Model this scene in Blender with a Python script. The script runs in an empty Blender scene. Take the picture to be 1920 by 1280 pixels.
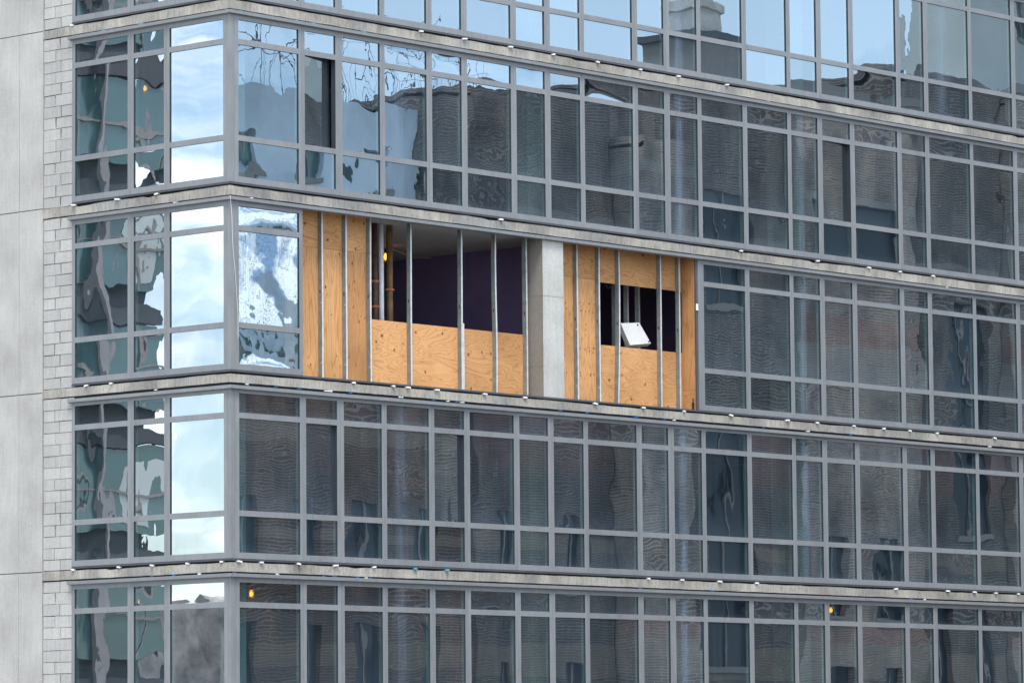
import bpy, math, random
from mathutils import Vector, Matrix
random.seed(7)
R = math.radians
S = bpy.context.scene
H = 7.0                                  # height of the photographer's terrace above the street

# ------------------------------------------------------------------ camera
cd = bpy.data.cameras.new('camera'); cam = bpy.data.objects.new('camera', cd)
S.collection.objects.link(cam); S.camera = cam
cd.sensor_width = 36.0; cd.lens = 36.0*8259.9/1920.0; cd.clip_start = 1; cd.clip_end = 6000
yaw, pitch, roll = R(41.69620), R(5.56367), R(-0.48534)
fw = Vector((math.cos(yaw)*math.cos(pitch), math.sin(yaw)*math.cos(pitch), math.sin(pitch)))
rt = Vector((math.sin(yaw), -math.cos(yaw), 0)); up = rt.cross(fw)
r2 = rt*math.cos(roll)+up*math.sin(roll); u2 = up*math.cos(roll)-rt*math.sin(roll)
m = Matrix((r2, u2, -fw)).transposed().to_4x4(); m.translation = Vector((-49.8388, -50.4884, H))
cam.matrix_world = m

# ------------------------------------------------------------------ light
SUN_EL, SUN_AZ = 60.0, 228.0             # azimuth of the sun counted from +x towards +y
w = bpy.data.worlds.new('World'); S.world = w; w.use_nodes = True
nt = w.node_tree; nt.nodes.clear()
def N(nt, t, **k):
    n = nt.nodes.new(t)
    for a, b in k.items():
        if a.startswith('i_'): n.inputs[int(a[2:])].default_value = b
        else: setattr(n, a, b)
    return n
def LK(nt, *pairs):
    for a, b in pairs: nt.links.new(a, b)
out = N(nt, 'ShaderNodeOutputWorld'); bg = N(nt, 'ShaderNodeBackground'); bg.inputs[1].default_value = 0.15
sky = N(nt, 'ShaderNodeTexSky', sky_type='NISHITA', sun_disc=False)
sky.sun_elevation = R(SUN_EL); sky.sun_rotation = R(90-SUN_AZ); sky.air_density = 1.0; sky.dust_density = 0.3; sky.ozone_density = 3.0
tc = N(nt, 'ShaderNodeTexCoord'); mp = N(nt, 'ShaderNodeMapping'); mp.inputs['Scale'].default_value = (1, 1, 2.6); mp.inputs['Location'].default_value = (0.31, 0.12, 0.0)
cn = N(nt, 'ShaderNodeTexNoise'); cn.inputs['Scale'].default_value = 7.5; cn.inputs['Detail'].default_value = 9; cn.inputs['Roughness'].default_value = 0.55; cn.inputs['Distortion'].default_value = 0.25
cr = N(nt, 'ShaderNodeMapRange', interpolation_type='SMOOTHSTEP'); cr.inputs[1].default_value = 0.42; cr.inputs[2].default_value = 0.59
sep = N(nt, 'ShaderNodeSeparateXYZ')
wr = N(nt, 'ShaderNodeMapRange'); wr.inputs[1].default_value = 0.35; wr.inputs[2].default_value = -0.45; wr.inputs[3].default_value = 0.30; wr.inputs[4].default_value = 1.0
mul = N(nt, 'ShaderNodeMath', operation='MULTIPLY')
hi = N(nt, 'ShaderNodeMapRange', interpolation_type='SMOOTHSTEP'); hi.inputs[1].default_value = 0.175; hi.inputs[2].default_value = 0.25; hi.inputs[4].default_value = 1.5
max_ = N(nt, 'ShaderNodeMath', operation='MAXIMUM')
LK(nt, (sep.outputs[2], hi.inputs[0]), (hi.outputs[0], max_.inputs[0]), (wr.outputs[0], max_.inputs[1]))
mx = N(nt, 'ShaderNodeMix', data_type='RGBA'); mx.inputs[7].default_value = (8.9, 9.5, 10.2, 1)
tint = N(nt, 'ShaderNodeMix', data_type='RGBA', blend_type='MULTIPLY'); tint.inputs[0].default_value = 1.0; tint.inputs[7].default_value = (1.0, 1.0, 1.0, 1)
LK(nt, (tc.outputs['Generated'], mp.inputs[0]), (mp.outputs[0], cn.inputs['Vector']), (cn.outputs['Fac'], cr.inputs[0]),
   (tc.outputs['Generated'], sep.inputs[0]), (sep.outputs[0], wr.inputs[0]), (cr.outputs[0], mul.inputs[0]), (max_.outputs[0], mul.inputs[1]),
   (mul.outputs[0], mx.inputs[0]), (sky.outputs[0], tint.inputs[6]), (tint.outputs[2], mx.inputs[6]), (mx.outputs[2], bg.inputs[0]), (bg.outputs[0], out.inputs[0]))
sd = bpy.data.lights.new('sun', 'SUN'); sd.energy = 2.2; sd.angle = R(18); sd.color = (1.0, 0.95, 0.88)
sun = bpy.data.objects.new('sun', sd); S.collection.objects.link(sun)
sv = Vector((math.cos(R(SUN_AZ))*math.cos(R(SUN_EL)), math.sin(R(SUN_AZ))*math.cos(R(SUN_EL)), math.sin(R(SUN_EL))))
sun.rotation_euler = sv.to_track_quat('Z', 'Y').to_euler(); sun.location = (-30, -30, 60)
S.view_settings.view_transform = 'Standard'; S.view_settings.look = 'None'; S.view_settings.gamma = 1
S.view_settings.exposure = 0.85
S.cycles.transparent_max_bounces = 16; S.cycles.max_bounces = 8; S.cycles.glossy_bounces = 4; S.cycles.sample_clamp_indirect = 6.0

# ------------------------------------------------------------------ helpers
def tag(o, label=None, cat=None, group=None, kind=None):
    for k, v in (('label', label), ('category', cat), ('group', group), ('kind', kind)):
        if v: o[k] = v
    return o
def empty(name, loc, label, cat, group=None):
    o = bpy.data.objects.new(name, None); S.collection.objects.link(o); o.location = loc
    return tag(o, label, cat, group)
class MB:
    def __init__(s): s.v = []; s.f = []; s.m = []
    def face(s, pts, mi=0):
        n = len(s.v); s.v += [tuple(p) for p in pts]; s.f.append(tuple(range(n, n+len(pts)))); s.m.append(mi)
    def box(s, a, b, mi=0, sides=None):
        # sides: dict of face letter -> material index (x0 x1 y0 y1 z0 z1)
        x0, y0, z0 = a; x1, y1, z1 = b; n = len(s.v)
        s.v += [(x0,y0,z0),(x1,y0,z0),(x1,y1,z0),(x0,y1,z0),(x0,y0,z1),(x1,y0,z1),(x1,y1,z1),(x0,y1,z1)]
        F = {'z0':(0,3,2,1),'z1':(4,5,6,7),'y0':(0,1,5,4),'x1':(1,2,6,5),'y1':(2,3,7,6),'x0':(3,0,4,7)}
        for k, f in F.items():
            s.f.append(tuple(n+i for i in f)); s.m.append((sides or {}).get(k, mi))
        return s
    def tube(s, pts, rad, seg=8, mi=0, cap=True):
        pts = [Vector(p) for p in pts]; rings = []
        for i, p in enumerate(pts):
            d = (pts[min(i+1, len(pts)-1)]-pts[max(i-1, 0)]).normalized()
            a = d.cross(Vector((0, 0, 1)));
            if a.length < 0.01: a = d.cross(Vector((0, 1, 0)))
            a.normalize(); b = d.cross(a); rr = rad[i] if isinstance(rad, (list, tuple)) else rad
            n = len(s.v); rings.append(n)
            for k in range(seg):
                t = 2*math.pi*k/seg; s.v.append(tuple(p+(a*math.cos(t)+b*math.sin(t))*rr))
        for r0, r1 in zip(rings, rings[1:]):
            for k in range(seg): s.f.append((r0+k, r0+(k+1) % seg, r1+(k+1) % seg, r1+k)); s.m.append(mi)
        if cap:
            s.f.append(tuple(rings[0]+k for k in range(seg))[::-1]); s.m.append(mi)
            s.f.append(tuple(rings[-1]+k for k in range(seg))); s.m.append(mi)
        return s
    def prism(s, poly, off, mi=0):
        n = len(s.v); k = len(poly); off = Vector(off)
        s.v += [tuple(Vector(p)) for p in poly]+[tuple(Vector(p)+off) for p in poly]
        s.f.append(tuple(range(n, n+k))); s.m.append(mi); s.f.append(tuple(range(n+k, n+2*k))[::-1]); s.m.append(mi)
        for i in range(k): j = (i+1) % k; s.f.append((n+i, n+k+i, n+k+j, n+j)); s.m.append(mi)
        return s
    def build(s, name, mats, parent=None, loc=None, smooth=False):
        me = bpy.data.meshes.new(name)
        L = Vector(loc) if loc is not None else (Vector(parent_world(parent)) if parent else Vector())
        me.from_pydata([tuple(Vector(v)-L) for v in s.v], [], s.f)
        for mt in (mats if isinstance(mats, (list, tuple)) else [mats]): me.materials.append(mt)
        me.polygons.foreach_set('material_index', s.m); me.update()
        if smooth: me.polygons.foreach_set('use_smooth', [True]*len(s.f))
        o = bpy.data.objects.new(name, me); S.collection.objects.link(o)
        if parent: o.parent = parent; o.location = L-Vector(parent_world(parent))
        else: o.location = L
        return o
def parent_world(p):
    v = Vector()
    while p: v = v+p.location; p = p.parent
    return v

# ------------------------------------------------------------------ materials
def newmat(name):
    mt = bpy.data.materials.new(name); mt.use_nodes = True; nt = mt.node_tree; nt.nodes.clear()
    return mt, nt, N(nt, 'ShaderNodeOutputMaterial')
def bsdf(nt, rough=0.6, metal=0.0, spec=0.4):
    b = N(nt, 'ShaderNodeBsdfPrincipled'); b.inputs['Roughness'].default_value = rough
    b.inputs['Metallic'].default_value = metal; b.inputs['Specular IOR Level'].default_value = spec
    return b
def coords(nt, scale=(1, 1, 1), loc=(0, 0, 0), kind='Object', rnd=False):
    t = N(nt, 'ShaderNodeTexCoord'); mp = N(nt, 'ShaderNodeMapping')
    mp.inputs['Scale'].default_value = scale; mp.inputs['Location'].default_value = loc
    nt.links.new(t.outputs[kind], mp.inputs[0])
    if rnd:
        oi = N(nt, 'ShaderNodeObjectInfo'); mu = N(nt, 'ShaderNodeMath', operation='MULTIPLY'); mu.inputs[1].default_value = 37.0
        va = N(nt, 'ShaderNodeVectorMath', operation='ADD')
        LK(nt, (oi.outputs['Random'], mu.inputs[0]), (mu.outputs[0], va.inputs[1]), (t.outputs[kind], va.inputs[0]), (va.outputs[0], mp.inputs[0]))
    return mp.outputs[0]
def noise(nt, vec, scale, detail=4, rough=0.55, dist=0.0):
    n = N(nt, 'ShaderNodeTexNoise'); n.inputs['Scale'].default_value = scale; n.inputs['Detail'].default_value = detail
    n.inputs['Roughness'].default_value = rough; n.inputs['Distortion'].default_value = dist
    nt.links.new(vec, n.inputs['Vector']); return n.outputs['Fac']
def ramp(nt, fac, stops, interp='LINEAR'):
    r = N(nt, 'ShaderNodeValToRGB'); cr = r.color_ramp; cr.interpolation = interp
    while len(cr.elements) < len(stops): cr.elements.new(0.5)
    for e, (p, c) in zip(cr.elements, stops): e.position = p; e.color = (*c, 1) if len(c) == 3 else c
    nt.links.new(fac, r.inputs[0]); return r.outputs[0]
def mix(nt, fac, a, b, mode='MIX'):
    n = N(nt, 'ShaderNodeMix', data_type='RGBA', blend_type=mode)
    for s, v in ((0, fac), (6, a), (7, b)):
        if isinstance(v, (int, float)): n.inputs[s].default_value = v
        elif isinstance(v, tuple): n.inputs[s].default_value = (*v, 1)
        else: nt.links.new(v, n.inputs[s])
    return n.outputs[2]
def mth(nt, op, a, b=0.0, c=None):
    n = N(nt, 'ShaderNodeMath', operation=op)
    for i, v in enumerate((a, b, c)):
        if v is None: continue
        if isinstance(v, (int, float)): n.inputs[i].default_value = v
        else: nt.links.new(v, n.inputs[i])
    return n.outputs[0]
def bump(nt, h, dist, strength=1.0, normal=None):
    b = N(nt, 'ShaderNodeBump'); b.inputs['Distance'].default_value = dist; b.inputs['Strength'].default_value = strength
    nt.links.new(h, b.inputs['Height'])
    if normal: nt.links.new(normal, b.inputs['Normal'])
    return b.outputs[0]
def G(v): return (v, v, v)

def m_concrete(name, base, dark, streak=0.5, warm=0.0, pits=True, island=0.0, zs=0.9):
    mt, nt, o = newmat(name); b = bsdf(nt, 0.85, 0, 0.25); c = coords(nt)
    big = noise(nt, c, 0.9, 6, 0.6); col = mix(nt, ramp(nt, big, [(0.3, G(0)), (0.7, G(1))]), dark, base)
    fine = noise(nt, c, 38, 5, 0.7); col = mix(nt, 0.35, col, ramp(nt, fine, [(0.25, G(0.35)), (0.62, G(1.0))]), 'MULTIPLY')
    st = noise(nt, coords(nt, (13, 13, zs)), 1.4, 8, 0.8)
    col = mix(nt, streak, col, ramp(nt, st, [(0.34, (0.52, 0.49, 0.45)), (0.53, G(1.0)), (0.72, (1.15, 1.13, 1.09))]), 'MULTIPLY')
    if warm:
        pt = noise(nt, coords(nt, (1, 1, 0.25)), 1.15, 2, 0.4)
        col = mix(nt, warm, col, ramp(nt, pt, [(0.40, (0.74, 0.76, 0.78)), (0.5, (1.0, 0.98, 0.94)), (0.58, (1.2, 1.17, 1.1)), (0.64, (0.92, 0.9, 0.88))]), 'MULTIPLY')
        rs = noise(nt, coords(nt, (7, 7, 0.9), (3, 1, 2)), 1.1, 4, 0.6)
        col = mix(nt, ramp(nt, rs, [(0.63, G(0)), (0.75, G(0.55))]), col, (0.36, 0.24, 0.13))
    h = fine
    if island:
        ge = N(nt, 'ShaderNodeNewGeometry'); rv = mth(nt, 'MULTIPLY_ADD', ge.outputs['Random Per Island'], island, 1-island*.6)
        cb = N(nt, 'ShaderNodeCombineColor'); LK(nt, (rv, cb.inputs[0]), (rv, cb.inputs[1]), (rv, cb.inputs[2])); col = mix(nt, 1.0, col, cb.outputs[0], 'MULTIPLY')
    if pits:
        v = N(nt, 'ShaderNodeTexVoronoi'); v.inputs['Scale'].default_value = 11; nt.links.new(c, v.inputs['Vector'])
        pm = ramp(nt, v.outputs['Distance'], [(0.045, G(0.0)), (0.085, G(1.0))])
        gate = ramp(nt, noise(nt, c, 1.7, 3), [(0.5, G(0)), (0.56, G(0.8))])
        col = mix(nt, gate, col, mix(nt, 1.0, col, mix(nt, pm, (0.25, 0.24, 0.22), (1, 1, 1)), 'MULTIPLY'))
    LK(nt, (col, b.inputs['Base Color']), (bump(nt, h, 0.006, 0.7), b.inputs['Normal']), (b.outputs[0], o.inputs[0])); return mt
M = {}
M['wall'] = m_concrete('cast_concrete', (0.50, 0.488, 0.46), (0.35, 0.34, 0.32), 0.26)
M['slab'] = m_concrete('slab_concrete', (0.455, 0.438, 0.40), (0.25, 0.24, 0.22), 0.8, 0.8, zs=3.2)
M['column'] = m_concrete('column_concrete', (0.58, 0.575, 0.545), (0.40, 0.395, 0.37), 0.25)
M['colside_shade'] = m_concrete('shaded_side_concrete', (0.29, 0.262, 0.228), (0.22, 0.20, 0.175), 0.2)  # column's left side: recess shade put into a darker brownish colour
M['block'] = m_concrete('block_face', (0.465, 0.457, 0.435), (0.375, 0.367, 0.35), 0.3, 0, False, 0.16)
M['mortar'] = m_concrete('mortar', (0.27, 0.25, 0.235), (0.15, 0.14, 0.13), 0.6, 0, False)
def m_plain(name, col, rough=0.6, metal=0.0, var=0.12, sc=6.0, spec=0.4, bmp=0.0):
    mt, nt, o = newmat(name); b = bsdf(nt, rough, metal, spec); c = coords(nt, rnd=True)
    n = noise(nt, c, sc, 5, 0.6)
    cc = mix(nt, ramp(nt, n, [(0.3, G(0)), (0.7, G(1))]), tuple(x*(1-var) for x in col), tuple(min(1, x*(1+var)) for x in col))
    LK(nt, (cc, b.inputs['Base Color']), (b.outputs[0], o.inputs[0]))
    if bmp: nt.links.new(bump(nt, n, bmp), b.inputs['Normal'])
    return mt
# painted aluminium: fine grime, run marks
def m_alu():
    mt, nt, o = newmat('grey_painted_aluminium'); b = bsdf(nt, 0.42, 0.0, 0.5); c = coords(nt, rnd=True)
    n = noise(nt, c, 2.2, 5, 0.6); col = mix(nt, ramp(nt, n, [(0.3, G(0)), (0.7, G(1))]), (0.180, 0.189, 0.197), (0.215, 0.225, 0.233))
    st = noise(nt, coords(nt, (14, 14, 1.2), rnd=True), 1.5, 4, 0.6)
    col = mix(nt, 0.4, col, ramp(nt, st, [(0.3, G(0.72)), (0.5, G(1.0)), (0.8, G(1.12))]), 'MULTIPLY')
    oi = N(nt, 'ShaderNodeObjectInfo'); rv = mth(nt, 'MULTIPLY_ADD', oi.outputs['Random'], 0.12, 0.94)
    cb = N(nt, 'ShaderNodeCombineColor'); LK(nt, (rv, cb.inputs[0]), (rv, cb.inputs[1]), (rv, cb.inputs[2]))
    col = mix(nt, 1.0, col, cb.outputs[0], 'MULTIPLY')
    LK(nt, (col, b.inputs['Base Color']), (b.outputs[0], o.inputs[0])); return mt
M['alu'] = m_alu()
M['gasket_shade'] = m_plain('black_gasket_and_reveal_shade', (0.022, 0.024, 0.03), 0.5)  # gasket black, also painting the shade on the window reveals
M['track'] = m_plain('dark_grey_sill_track', (0.07, 0.073, 0.082), 0.5)  # dark grey track, with contact shade put into its colour
M['void'] = m_plain('black_parts_and_gap_shadow', (0.012, 0.011, 0.013), 0.9)  # plain black; strips of it stand in for shadow in the slab gaps
M['shim'] = m_plain('white_plastic', (0.78, 0.76, 0.73), 0.5)
M['blue'] = m_plain('blue_plastic', (0.03, 0.13, 0.42), 0.45)
M['teal'] = m_plain('teal_plastic', (0.05, 0.38, 0.48), 0.45)
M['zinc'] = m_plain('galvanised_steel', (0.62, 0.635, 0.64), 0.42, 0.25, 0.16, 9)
M['zinc_shaded'] = m_plain('galvanised_steel_shaded', (0.20, 0.215, 0.21), 0.5, 0.2, 0.2, 9)  # same steel, with the side-facing webs' shade put into the colour
M['ceil'] = m_plain('ceiling_plaster', (0.52, 0.50, 0.49), 0.9, 0, 0.06, 1.5)
M['liner'] = m_plain('pale_inner_lining', (0.50, 0.54, 0.53), 0.6)
M['hill'] = m_plain('grey_brown_render', (0.33, 0.305, 0.285), 0.9, 0, 0.7, 1.1)
M['drywall'] = m_plain('drywall', (0.24, 0.25, 0.245), 0.9, 0, 0.15, 0.6)
M['purple'] = m_plain('purple_paint', (0.17, 0.12, 0.25), 0.75, 0, 0.14, 1.3)
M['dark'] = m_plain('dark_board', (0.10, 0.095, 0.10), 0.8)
M['rust'] = m_plain('rusty_iron', (0.10, 0.05, 0.033), 0.6, 0.2, 0.45, 11)
M['brown'] = m_plain('brown_iron', (0.17, 0.10, 0.045), 0.5, 0.2, 0.5, 5)
M['redcl'] = m_plain('red_oxide_coupling', (0.42, 0.12, 0.055), 0.6, 0, 0.25, 20)
M['pvc'] = m_plain('white_pvc', (0.74, 0.74, 0.76), 0.4)
M['white'] = m_plain('white_enamel', (0.74, 0.73, 0.70), 0.35, 0, 0.05)
M['asphalt'] = m_plain('asphalt', (0.055, 0.055, 0.057), 0.9, 0, 0.25, 2)
M['pave'] = m_plain('paving', (0.30, 0.29, 0.27), 0.9, 0, 0.15, 1.2)
M['yellow'] = m_plain('yellow_cage', (0.75, 0.42, 0.03), 0.4)
M['cord'] = m_plain('cord', (0.5, 0.42, 0.22), 0.6)

def m_ply(name, horiz, seed):
    mt, nt, o = newmat(name); b = bsdf(nt, 0.62, 0, 0.3)
    sc = (0.55, 0.55, 3.0) if horiz else (4.2, 4.2, 0.35)
    c = coords(nt, sc, (seed, seed*1.7, seed*0.6), rnd=True)
    big = noise(nt, c, 1.15, 2, 0.45, 0.6)
    rings = mth(nt, 'FRACT', mth(nt, 'MULTIPLY', big, 20.0 if horiz else 13.0))
    grain = ramp(nt, rings, [(0.0, (0.38, 0.185, 0.072)), (0.14, (0.53, 0.285, 0.12)), (0.75, (0.58, 0.322, 0.142)), (1.0, (0.46, 0.235, 0.10))])
    fine = noise(nt, coords(nt, (sc[0]*3, sc[1]*3, sc[2]*3), rnd=True), 9, 4, 0.7)
    col = mix(nt, 0.5, grain, ramp(nt, fine, [(0.25, G(0.62)), (0.6, G(1.08))]), 'MULTIPLY')
    tone = noise(nt, coords(nt, rnd=True), 0.9, 3, 0.5); col = mix(nt, 0.6, col, ramp(nt, tone, [(0.32, (0.70, 0.62, 0.55)), (0.6, (1.12, 1.09, 1.05))]), 'MULTIPLY')
    v = N(nt, 'ShaderNodeTexVoronoi'); v.inputs['Scale'].default_value = 3.4; v.inputs['Randomness'].default_value = 1.0
    kc = coords(nt, (2.1, 0.0, 1.0) if not horiz else (0.9, 0.0, 1.2), rnd=True); nt.links.new(kc, v.inputs['Vector'])
    kn = ramp(nt, v.outputs['Distance'], [(0.0, (0.16, 0.06, 0.03)), (0.06, (0.30, 0.13, 0.06)), (0.10, (0.80, 0.68, 0.58)), (0.17, G(1.0))])
    sepc = N(nt, 'ShaderNodeSeparateColor'); nt.links.new(v.outputs['Color'], sepc.inputs[0])
    gate = mth(nt, 'GREATER_THAN', sepc.outputs[0], 0.45)
    col = mix(nt, gate, col, mix(nt, 1.0, col, kn, 'MULTIPLY'))
    oi = N(nt, 'ShaderNodeObjectInfo'); col = mix(nt, 1.0, col, ramp(nt, oi.outputs['Random'], [(0.0, (0.80, 0.74, 0.68)), (0.5, (0.98, 0.97, 0.95)), (1.0, (1.10, 1.08, 1.06))]), 'MULTIPLY')
    v2 = N(nt, 'ShaderNodeTexVoronoi'); v2.inputs['Scale'].default_value = 5.5
    nt.links.new(coords(nt, (1.3, 0, 1.0), (5, 0, 2), rnd=True), v2.inputs['Vector'])
    col = mix(nt, 0.85, col, ramp(nt, v2.outputs['Distance'], [(0.03, (0.12, 0.05, 0.03)), (0.06 if not horiz else 0.045, G(1.0))]), 'MULTIPLY')
    LK(nt, (col, b.inputs['Base Color']), (bump(nt, fine, 0.002), b.inputs['Normal']), (b.outputs[0], o.inputs[0])); return mt
M['knot'] = m_plain('dark_knot', (0.17, 0.07, 0.03), 0.7, 0, 0.4, 40)
M['ply_h'] = m_ply('plywood_swirling_grain', True, 3.1)
M['ply_v'] = m_ply('plywood_upright_grain', False, 8.4)

# glass of the window wall: coated, slightly wavy sheets, dusty from the building work
def attr(nt, name):
    a = N(nt, 'ShaderNodeAttribute'); a.attribute_type = 'OBJECT'; a.attribute_name = name; return a.outputs['Fac']
def m_glass():
    mt, nt, o = newmat('coated_glass')
    low = noise(nt, coords(nt, (1, 1, 0.75), rnd=True), 1.15, 1.2, 0.4)
    wav = noise(nt, coords(nt, (0.8, 0.8, 2.6), (9, 4, 1), rnd=True), 1.5, 1, 0.5)
    rip = noise(nt, coords(nt, (1, 1, 0.8), (2, 8, 5), rnd=True), 4.5, 1.5, 0.5)
    g = N(nt, 'ShaderNodeTexCoord'); sp = N(nt, 'ShaderNodeSeparateXYZ'); nt.links.new(g.outputs['Generated'], sp.inputs[0])
    gx = attr(nt, 'face'); hx = mth(nt, 'ADD', mth(nt, 'MULTIPLY', sp.outputs[0], mth(nt, 'SUBTRACT', 1.0, gx)), mth(nt, 'MULTIPLY', sp.outputs[1], gx))
    def para(x):   # 1-(2x-1)^2
        t = mth(nt, 'MULTIPLY_ADD', x, 2.0, -1.0); return mth(nt, 'SUBTRACT', 1.0, mth(nt, 'MULTIPLY', t, t))
    pil = mth(nt, 'MULTIPLY', mth(nt, 'POWER', para(hx), 0.8), mth(nt, 'POWER', para(sp.outputs[2]), 0.8))
    oi = N(nt, 'ShaderNodeObjectInfo'); rp = mth(nt, 'MULTIPLY_ADD', oi.outputs['Random'], 2.0, -1.1)
    h = mth(nt, 'MULTIPLY', low, 0.0040)
    h = mth(nt, 'ADD', h, mth(nt, 'MULTIPLY', wav, 0.00016))
    h = mth(nt, 'ADD', h, mth(nt, 'MULTIPLY', rip, 0.00016))
    h = mth(nt, 'ADD', h, mth(nt, 'MULTIPLY', pil, mth(nt, 'MULTIPLY', rp, 0.0012)))
    h = mth(nt, 'MULTIPLY', h, attr(nt, 'wobble'))
    tz = N(nt, 'ShaderNodeTexCoord'); sz = N(nt, 'ShaderNodeSeparateXYZ'); nt.links.new(tz.outputs['Object'], sz.inputs[0])
    h = mth(nt, 'ADD', h, mth(nt, 'MULTIPLY', sz.outputs[2], attr(nt, 'tilt')))
    nb = bump(nt, h, 1.0)
    gl = N(nt, 'ShaderNodeBsdfGlossy'); gl.inputs['Roughness'].default_value = 0.0; nt.links.new(mix(nt, gx, (0.80, 0.93, 1.0), (0.90, 0.94, 0.98)), gl.inputs['Color']); nt.links.new(nb, gl.inputs['Normal'])
    tr = N(nt, 'ShaderNodeBsdfTransparent'); tr.inputs['Color'].default_value = (0.42, 0.56, 0.56, 1)
    m1 = N(nt, 'ShaderNodeMixShader'); LK(nt, (attr(nt, 'mirror'), m1.inputs[0]), (tr.outputs[0], m1.inputs[1]), (gl.outputs[0], m1.inputs[2]))
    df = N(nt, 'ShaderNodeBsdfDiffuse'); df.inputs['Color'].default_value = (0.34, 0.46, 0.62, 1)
    st = noise(nt, coords(nt, (11, 11, 0.5), rnd=True), 1.4, 5, 0.65); sp2 = noise(nt, coords(nt, rnd=True), 60, 2, 0.5)
    dust = mth(nt, 'MULTIPLY', mth(nt, 'MULTIPLY_ADD', st, 0.12, -0.015), attr(nt, 'dust'))
    low_edge = mth(nt, 'MULTIPLY', mth(nt, 'POWER', mth(nt, 'SUBTRACT', 1.0, sp.outputs[2]), 6.0), 0.05)
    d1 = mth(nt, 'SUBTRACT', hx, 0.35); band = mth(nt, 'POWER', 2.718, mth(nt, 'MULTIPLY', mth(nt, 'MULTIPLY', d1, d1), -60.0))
    sk = mth(nt, 'MULTIPLY', mth(nt, 'MULTIPLY', band, attr(nt, 'streak')), mth(nt, 'MULTIPLY_ADD', st, 1.4, -0.25))  # upright pale blue band: a reflection painted into the diffuse colour
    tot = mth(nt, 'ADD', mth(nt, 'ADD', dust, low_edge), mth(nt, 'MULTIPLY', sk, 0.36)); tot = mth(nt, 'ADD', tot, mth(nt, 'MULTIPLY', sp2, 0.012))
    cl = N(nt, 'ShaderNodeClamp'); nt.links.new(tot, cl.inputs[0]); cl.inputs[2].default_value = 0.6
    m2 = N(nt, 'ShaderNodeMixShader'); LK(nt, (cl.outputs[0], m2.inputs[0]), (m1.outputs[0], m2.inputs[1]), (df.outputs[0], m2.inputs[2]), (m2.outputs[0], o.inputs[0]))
    return mt
M['glass'] = m_glass()
def m_clear():
    mt, nt, o = newmat('glass_inner_side'); tr = N(nt, 'ShaderNodeBsdfTransparent'); tr.inputs['Color'].default_value = (0.85, 0.95, 0.93, 1)
    nt.links.new(tr.outputs[0], o.inputs[0]); return mt
M['clear'] = m_clear()
def m_emit(name, col, s):
    mt, nt, o = newmat(name); e = N(nt, 'ShaderNodeEmission'); e.inputs[0].default_value = (*col, 1); e.inputs[1].default_value = s
    nt.links.new(e.outputs[0], o.inputs[0]); return mt
M['bulb'] = m_emit('lit_bulb', (1.0, 0.33, 0.035), 4.5)
def m_brick(name, c1, c2, mortar, course=0.076, bands=()):
    mt, nt, o = newmat(name); b = bsdf(nt, 0.9, 0, 0.2)
    t = N(nt, 'ShaderNodeTexCoord'); sp = N(nt, 'ShaderNodeSeparateXYZ'); cb = N(nt, 'ShaderNodeCombineXYZ')
    nt.links.new(t.outputs['Object'], sp.inputs[0])
    LK(nt, (mth(nt, 'ADD', sp.outputs[0], sp.outputs[1]), cb.inputs[0]), (sp.outputs[2], cb.inputs[1]))
    br = N(nt, 'ShaderNodeTexBrick'); br.inputs['Scale'].default_value = 1.0; br.inputs['Brick Width'].default_value = 0.42
    br.inputs['Row Height'].default_value = course; br.inputs['Mortar Size'].default_value = 0.011
    for i, c in ((1, c1), (2, c2), (3, mortar)): br.inputs[i].default_value = (*c, 1)
    nt.links.new(cb.outputs[0], br.inputs['Vector'])
    n = noise(nt, coords(nt, (1, 1, 0.6)), 0.55, 6, 0.65); col = mix(nt, 0.9, br.outputs['Color'], ramp(nt, n, [(0.33, (0.42, 0.44, 0.5)), (0.5, G(1.0)), (0.62, (1.6, 1.5, 1.4)), (0.68, (0.9, 0.85, 0.85))]), 'MULTIPLY')
    for z0, z1, bc in bands:
        gt = mth(nt, 'MULTIPLY', mth(nt, 'GREATER_THAN', sp.outputs[2], z0), mth(nt, 'LESS_THAN', sp.outputs[2], z1))
        col = mix(nt, mth(nt, 'MULTIPLY', gt, 0.22), col, bc)
    LK(nt, (col, b.inputs['Base Color']), (b.outputs[0], o.inputs[0])); return mt
M['br_dark'] = m_brick('dark_brown_brick', (0.115, 0.072, 0.052), (0.07, 0.045, 0.036), (0.21, 0.17, 0.145), bands=((9.7, 10.3, (0.38, 0.31, 0.22)), (15.4, 15.9, (0.40, 0.34, 0.27)), (12.9, 13.15, (0.4, 0.36, 0.3))))
M['br_grey'] = m_brick('grey_brown_brick', (0.098, 0.084, 0.078), (0.066, 0.060, 0.058), (0.21, 0.19, 0.18), bands=((15.1, 16.7, (0.26, 0.11, 0.09)), (12.9, 13.4, (0.42, 0.33, 0.24)), (9.5, 10.4, (0.42, 0.34, 0.24)), (21.8, 22.1, (0.36, 0.36, 0.33))))
M['br_tan'] = m_brick('tan_brown_brick', (0.22, 0.18, 0.155), (0.15, 0.125, 0.112), (0.34, 0.31, 0.285), bands=((19.3, 20.1, (0.38, 0.12, 0.09)), (18.0, 19.3, (0.40, 0.38, 0.35)), (10.6, 11.1, (0.40, 0.14, 0.1)), (9.6, 10.6, (0.42, 0.36, 0.27)), (23.4, 23.7, (0.3, 0.4, 0.36))))
M['render'] = m_plain('pale_grey_render', (0.42, 0.46, 0.45), 0.9, 0, 0.12, 0.4)
M['bluemetal'] = m_plain('pale_blue_cladding', (0.50, 0.60, 0.70), 0.4, 0, 0.3, 0.35)
M['cornice'] = m_plain('weathered_cornice', (0.20, 0.19, 0.18), 0.8)
M['farglass'] = m_plain('far_window_glass', (0.006, 0.018, 0.030), 0.3, 0, 0.2, 1, 0.3)
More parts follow.
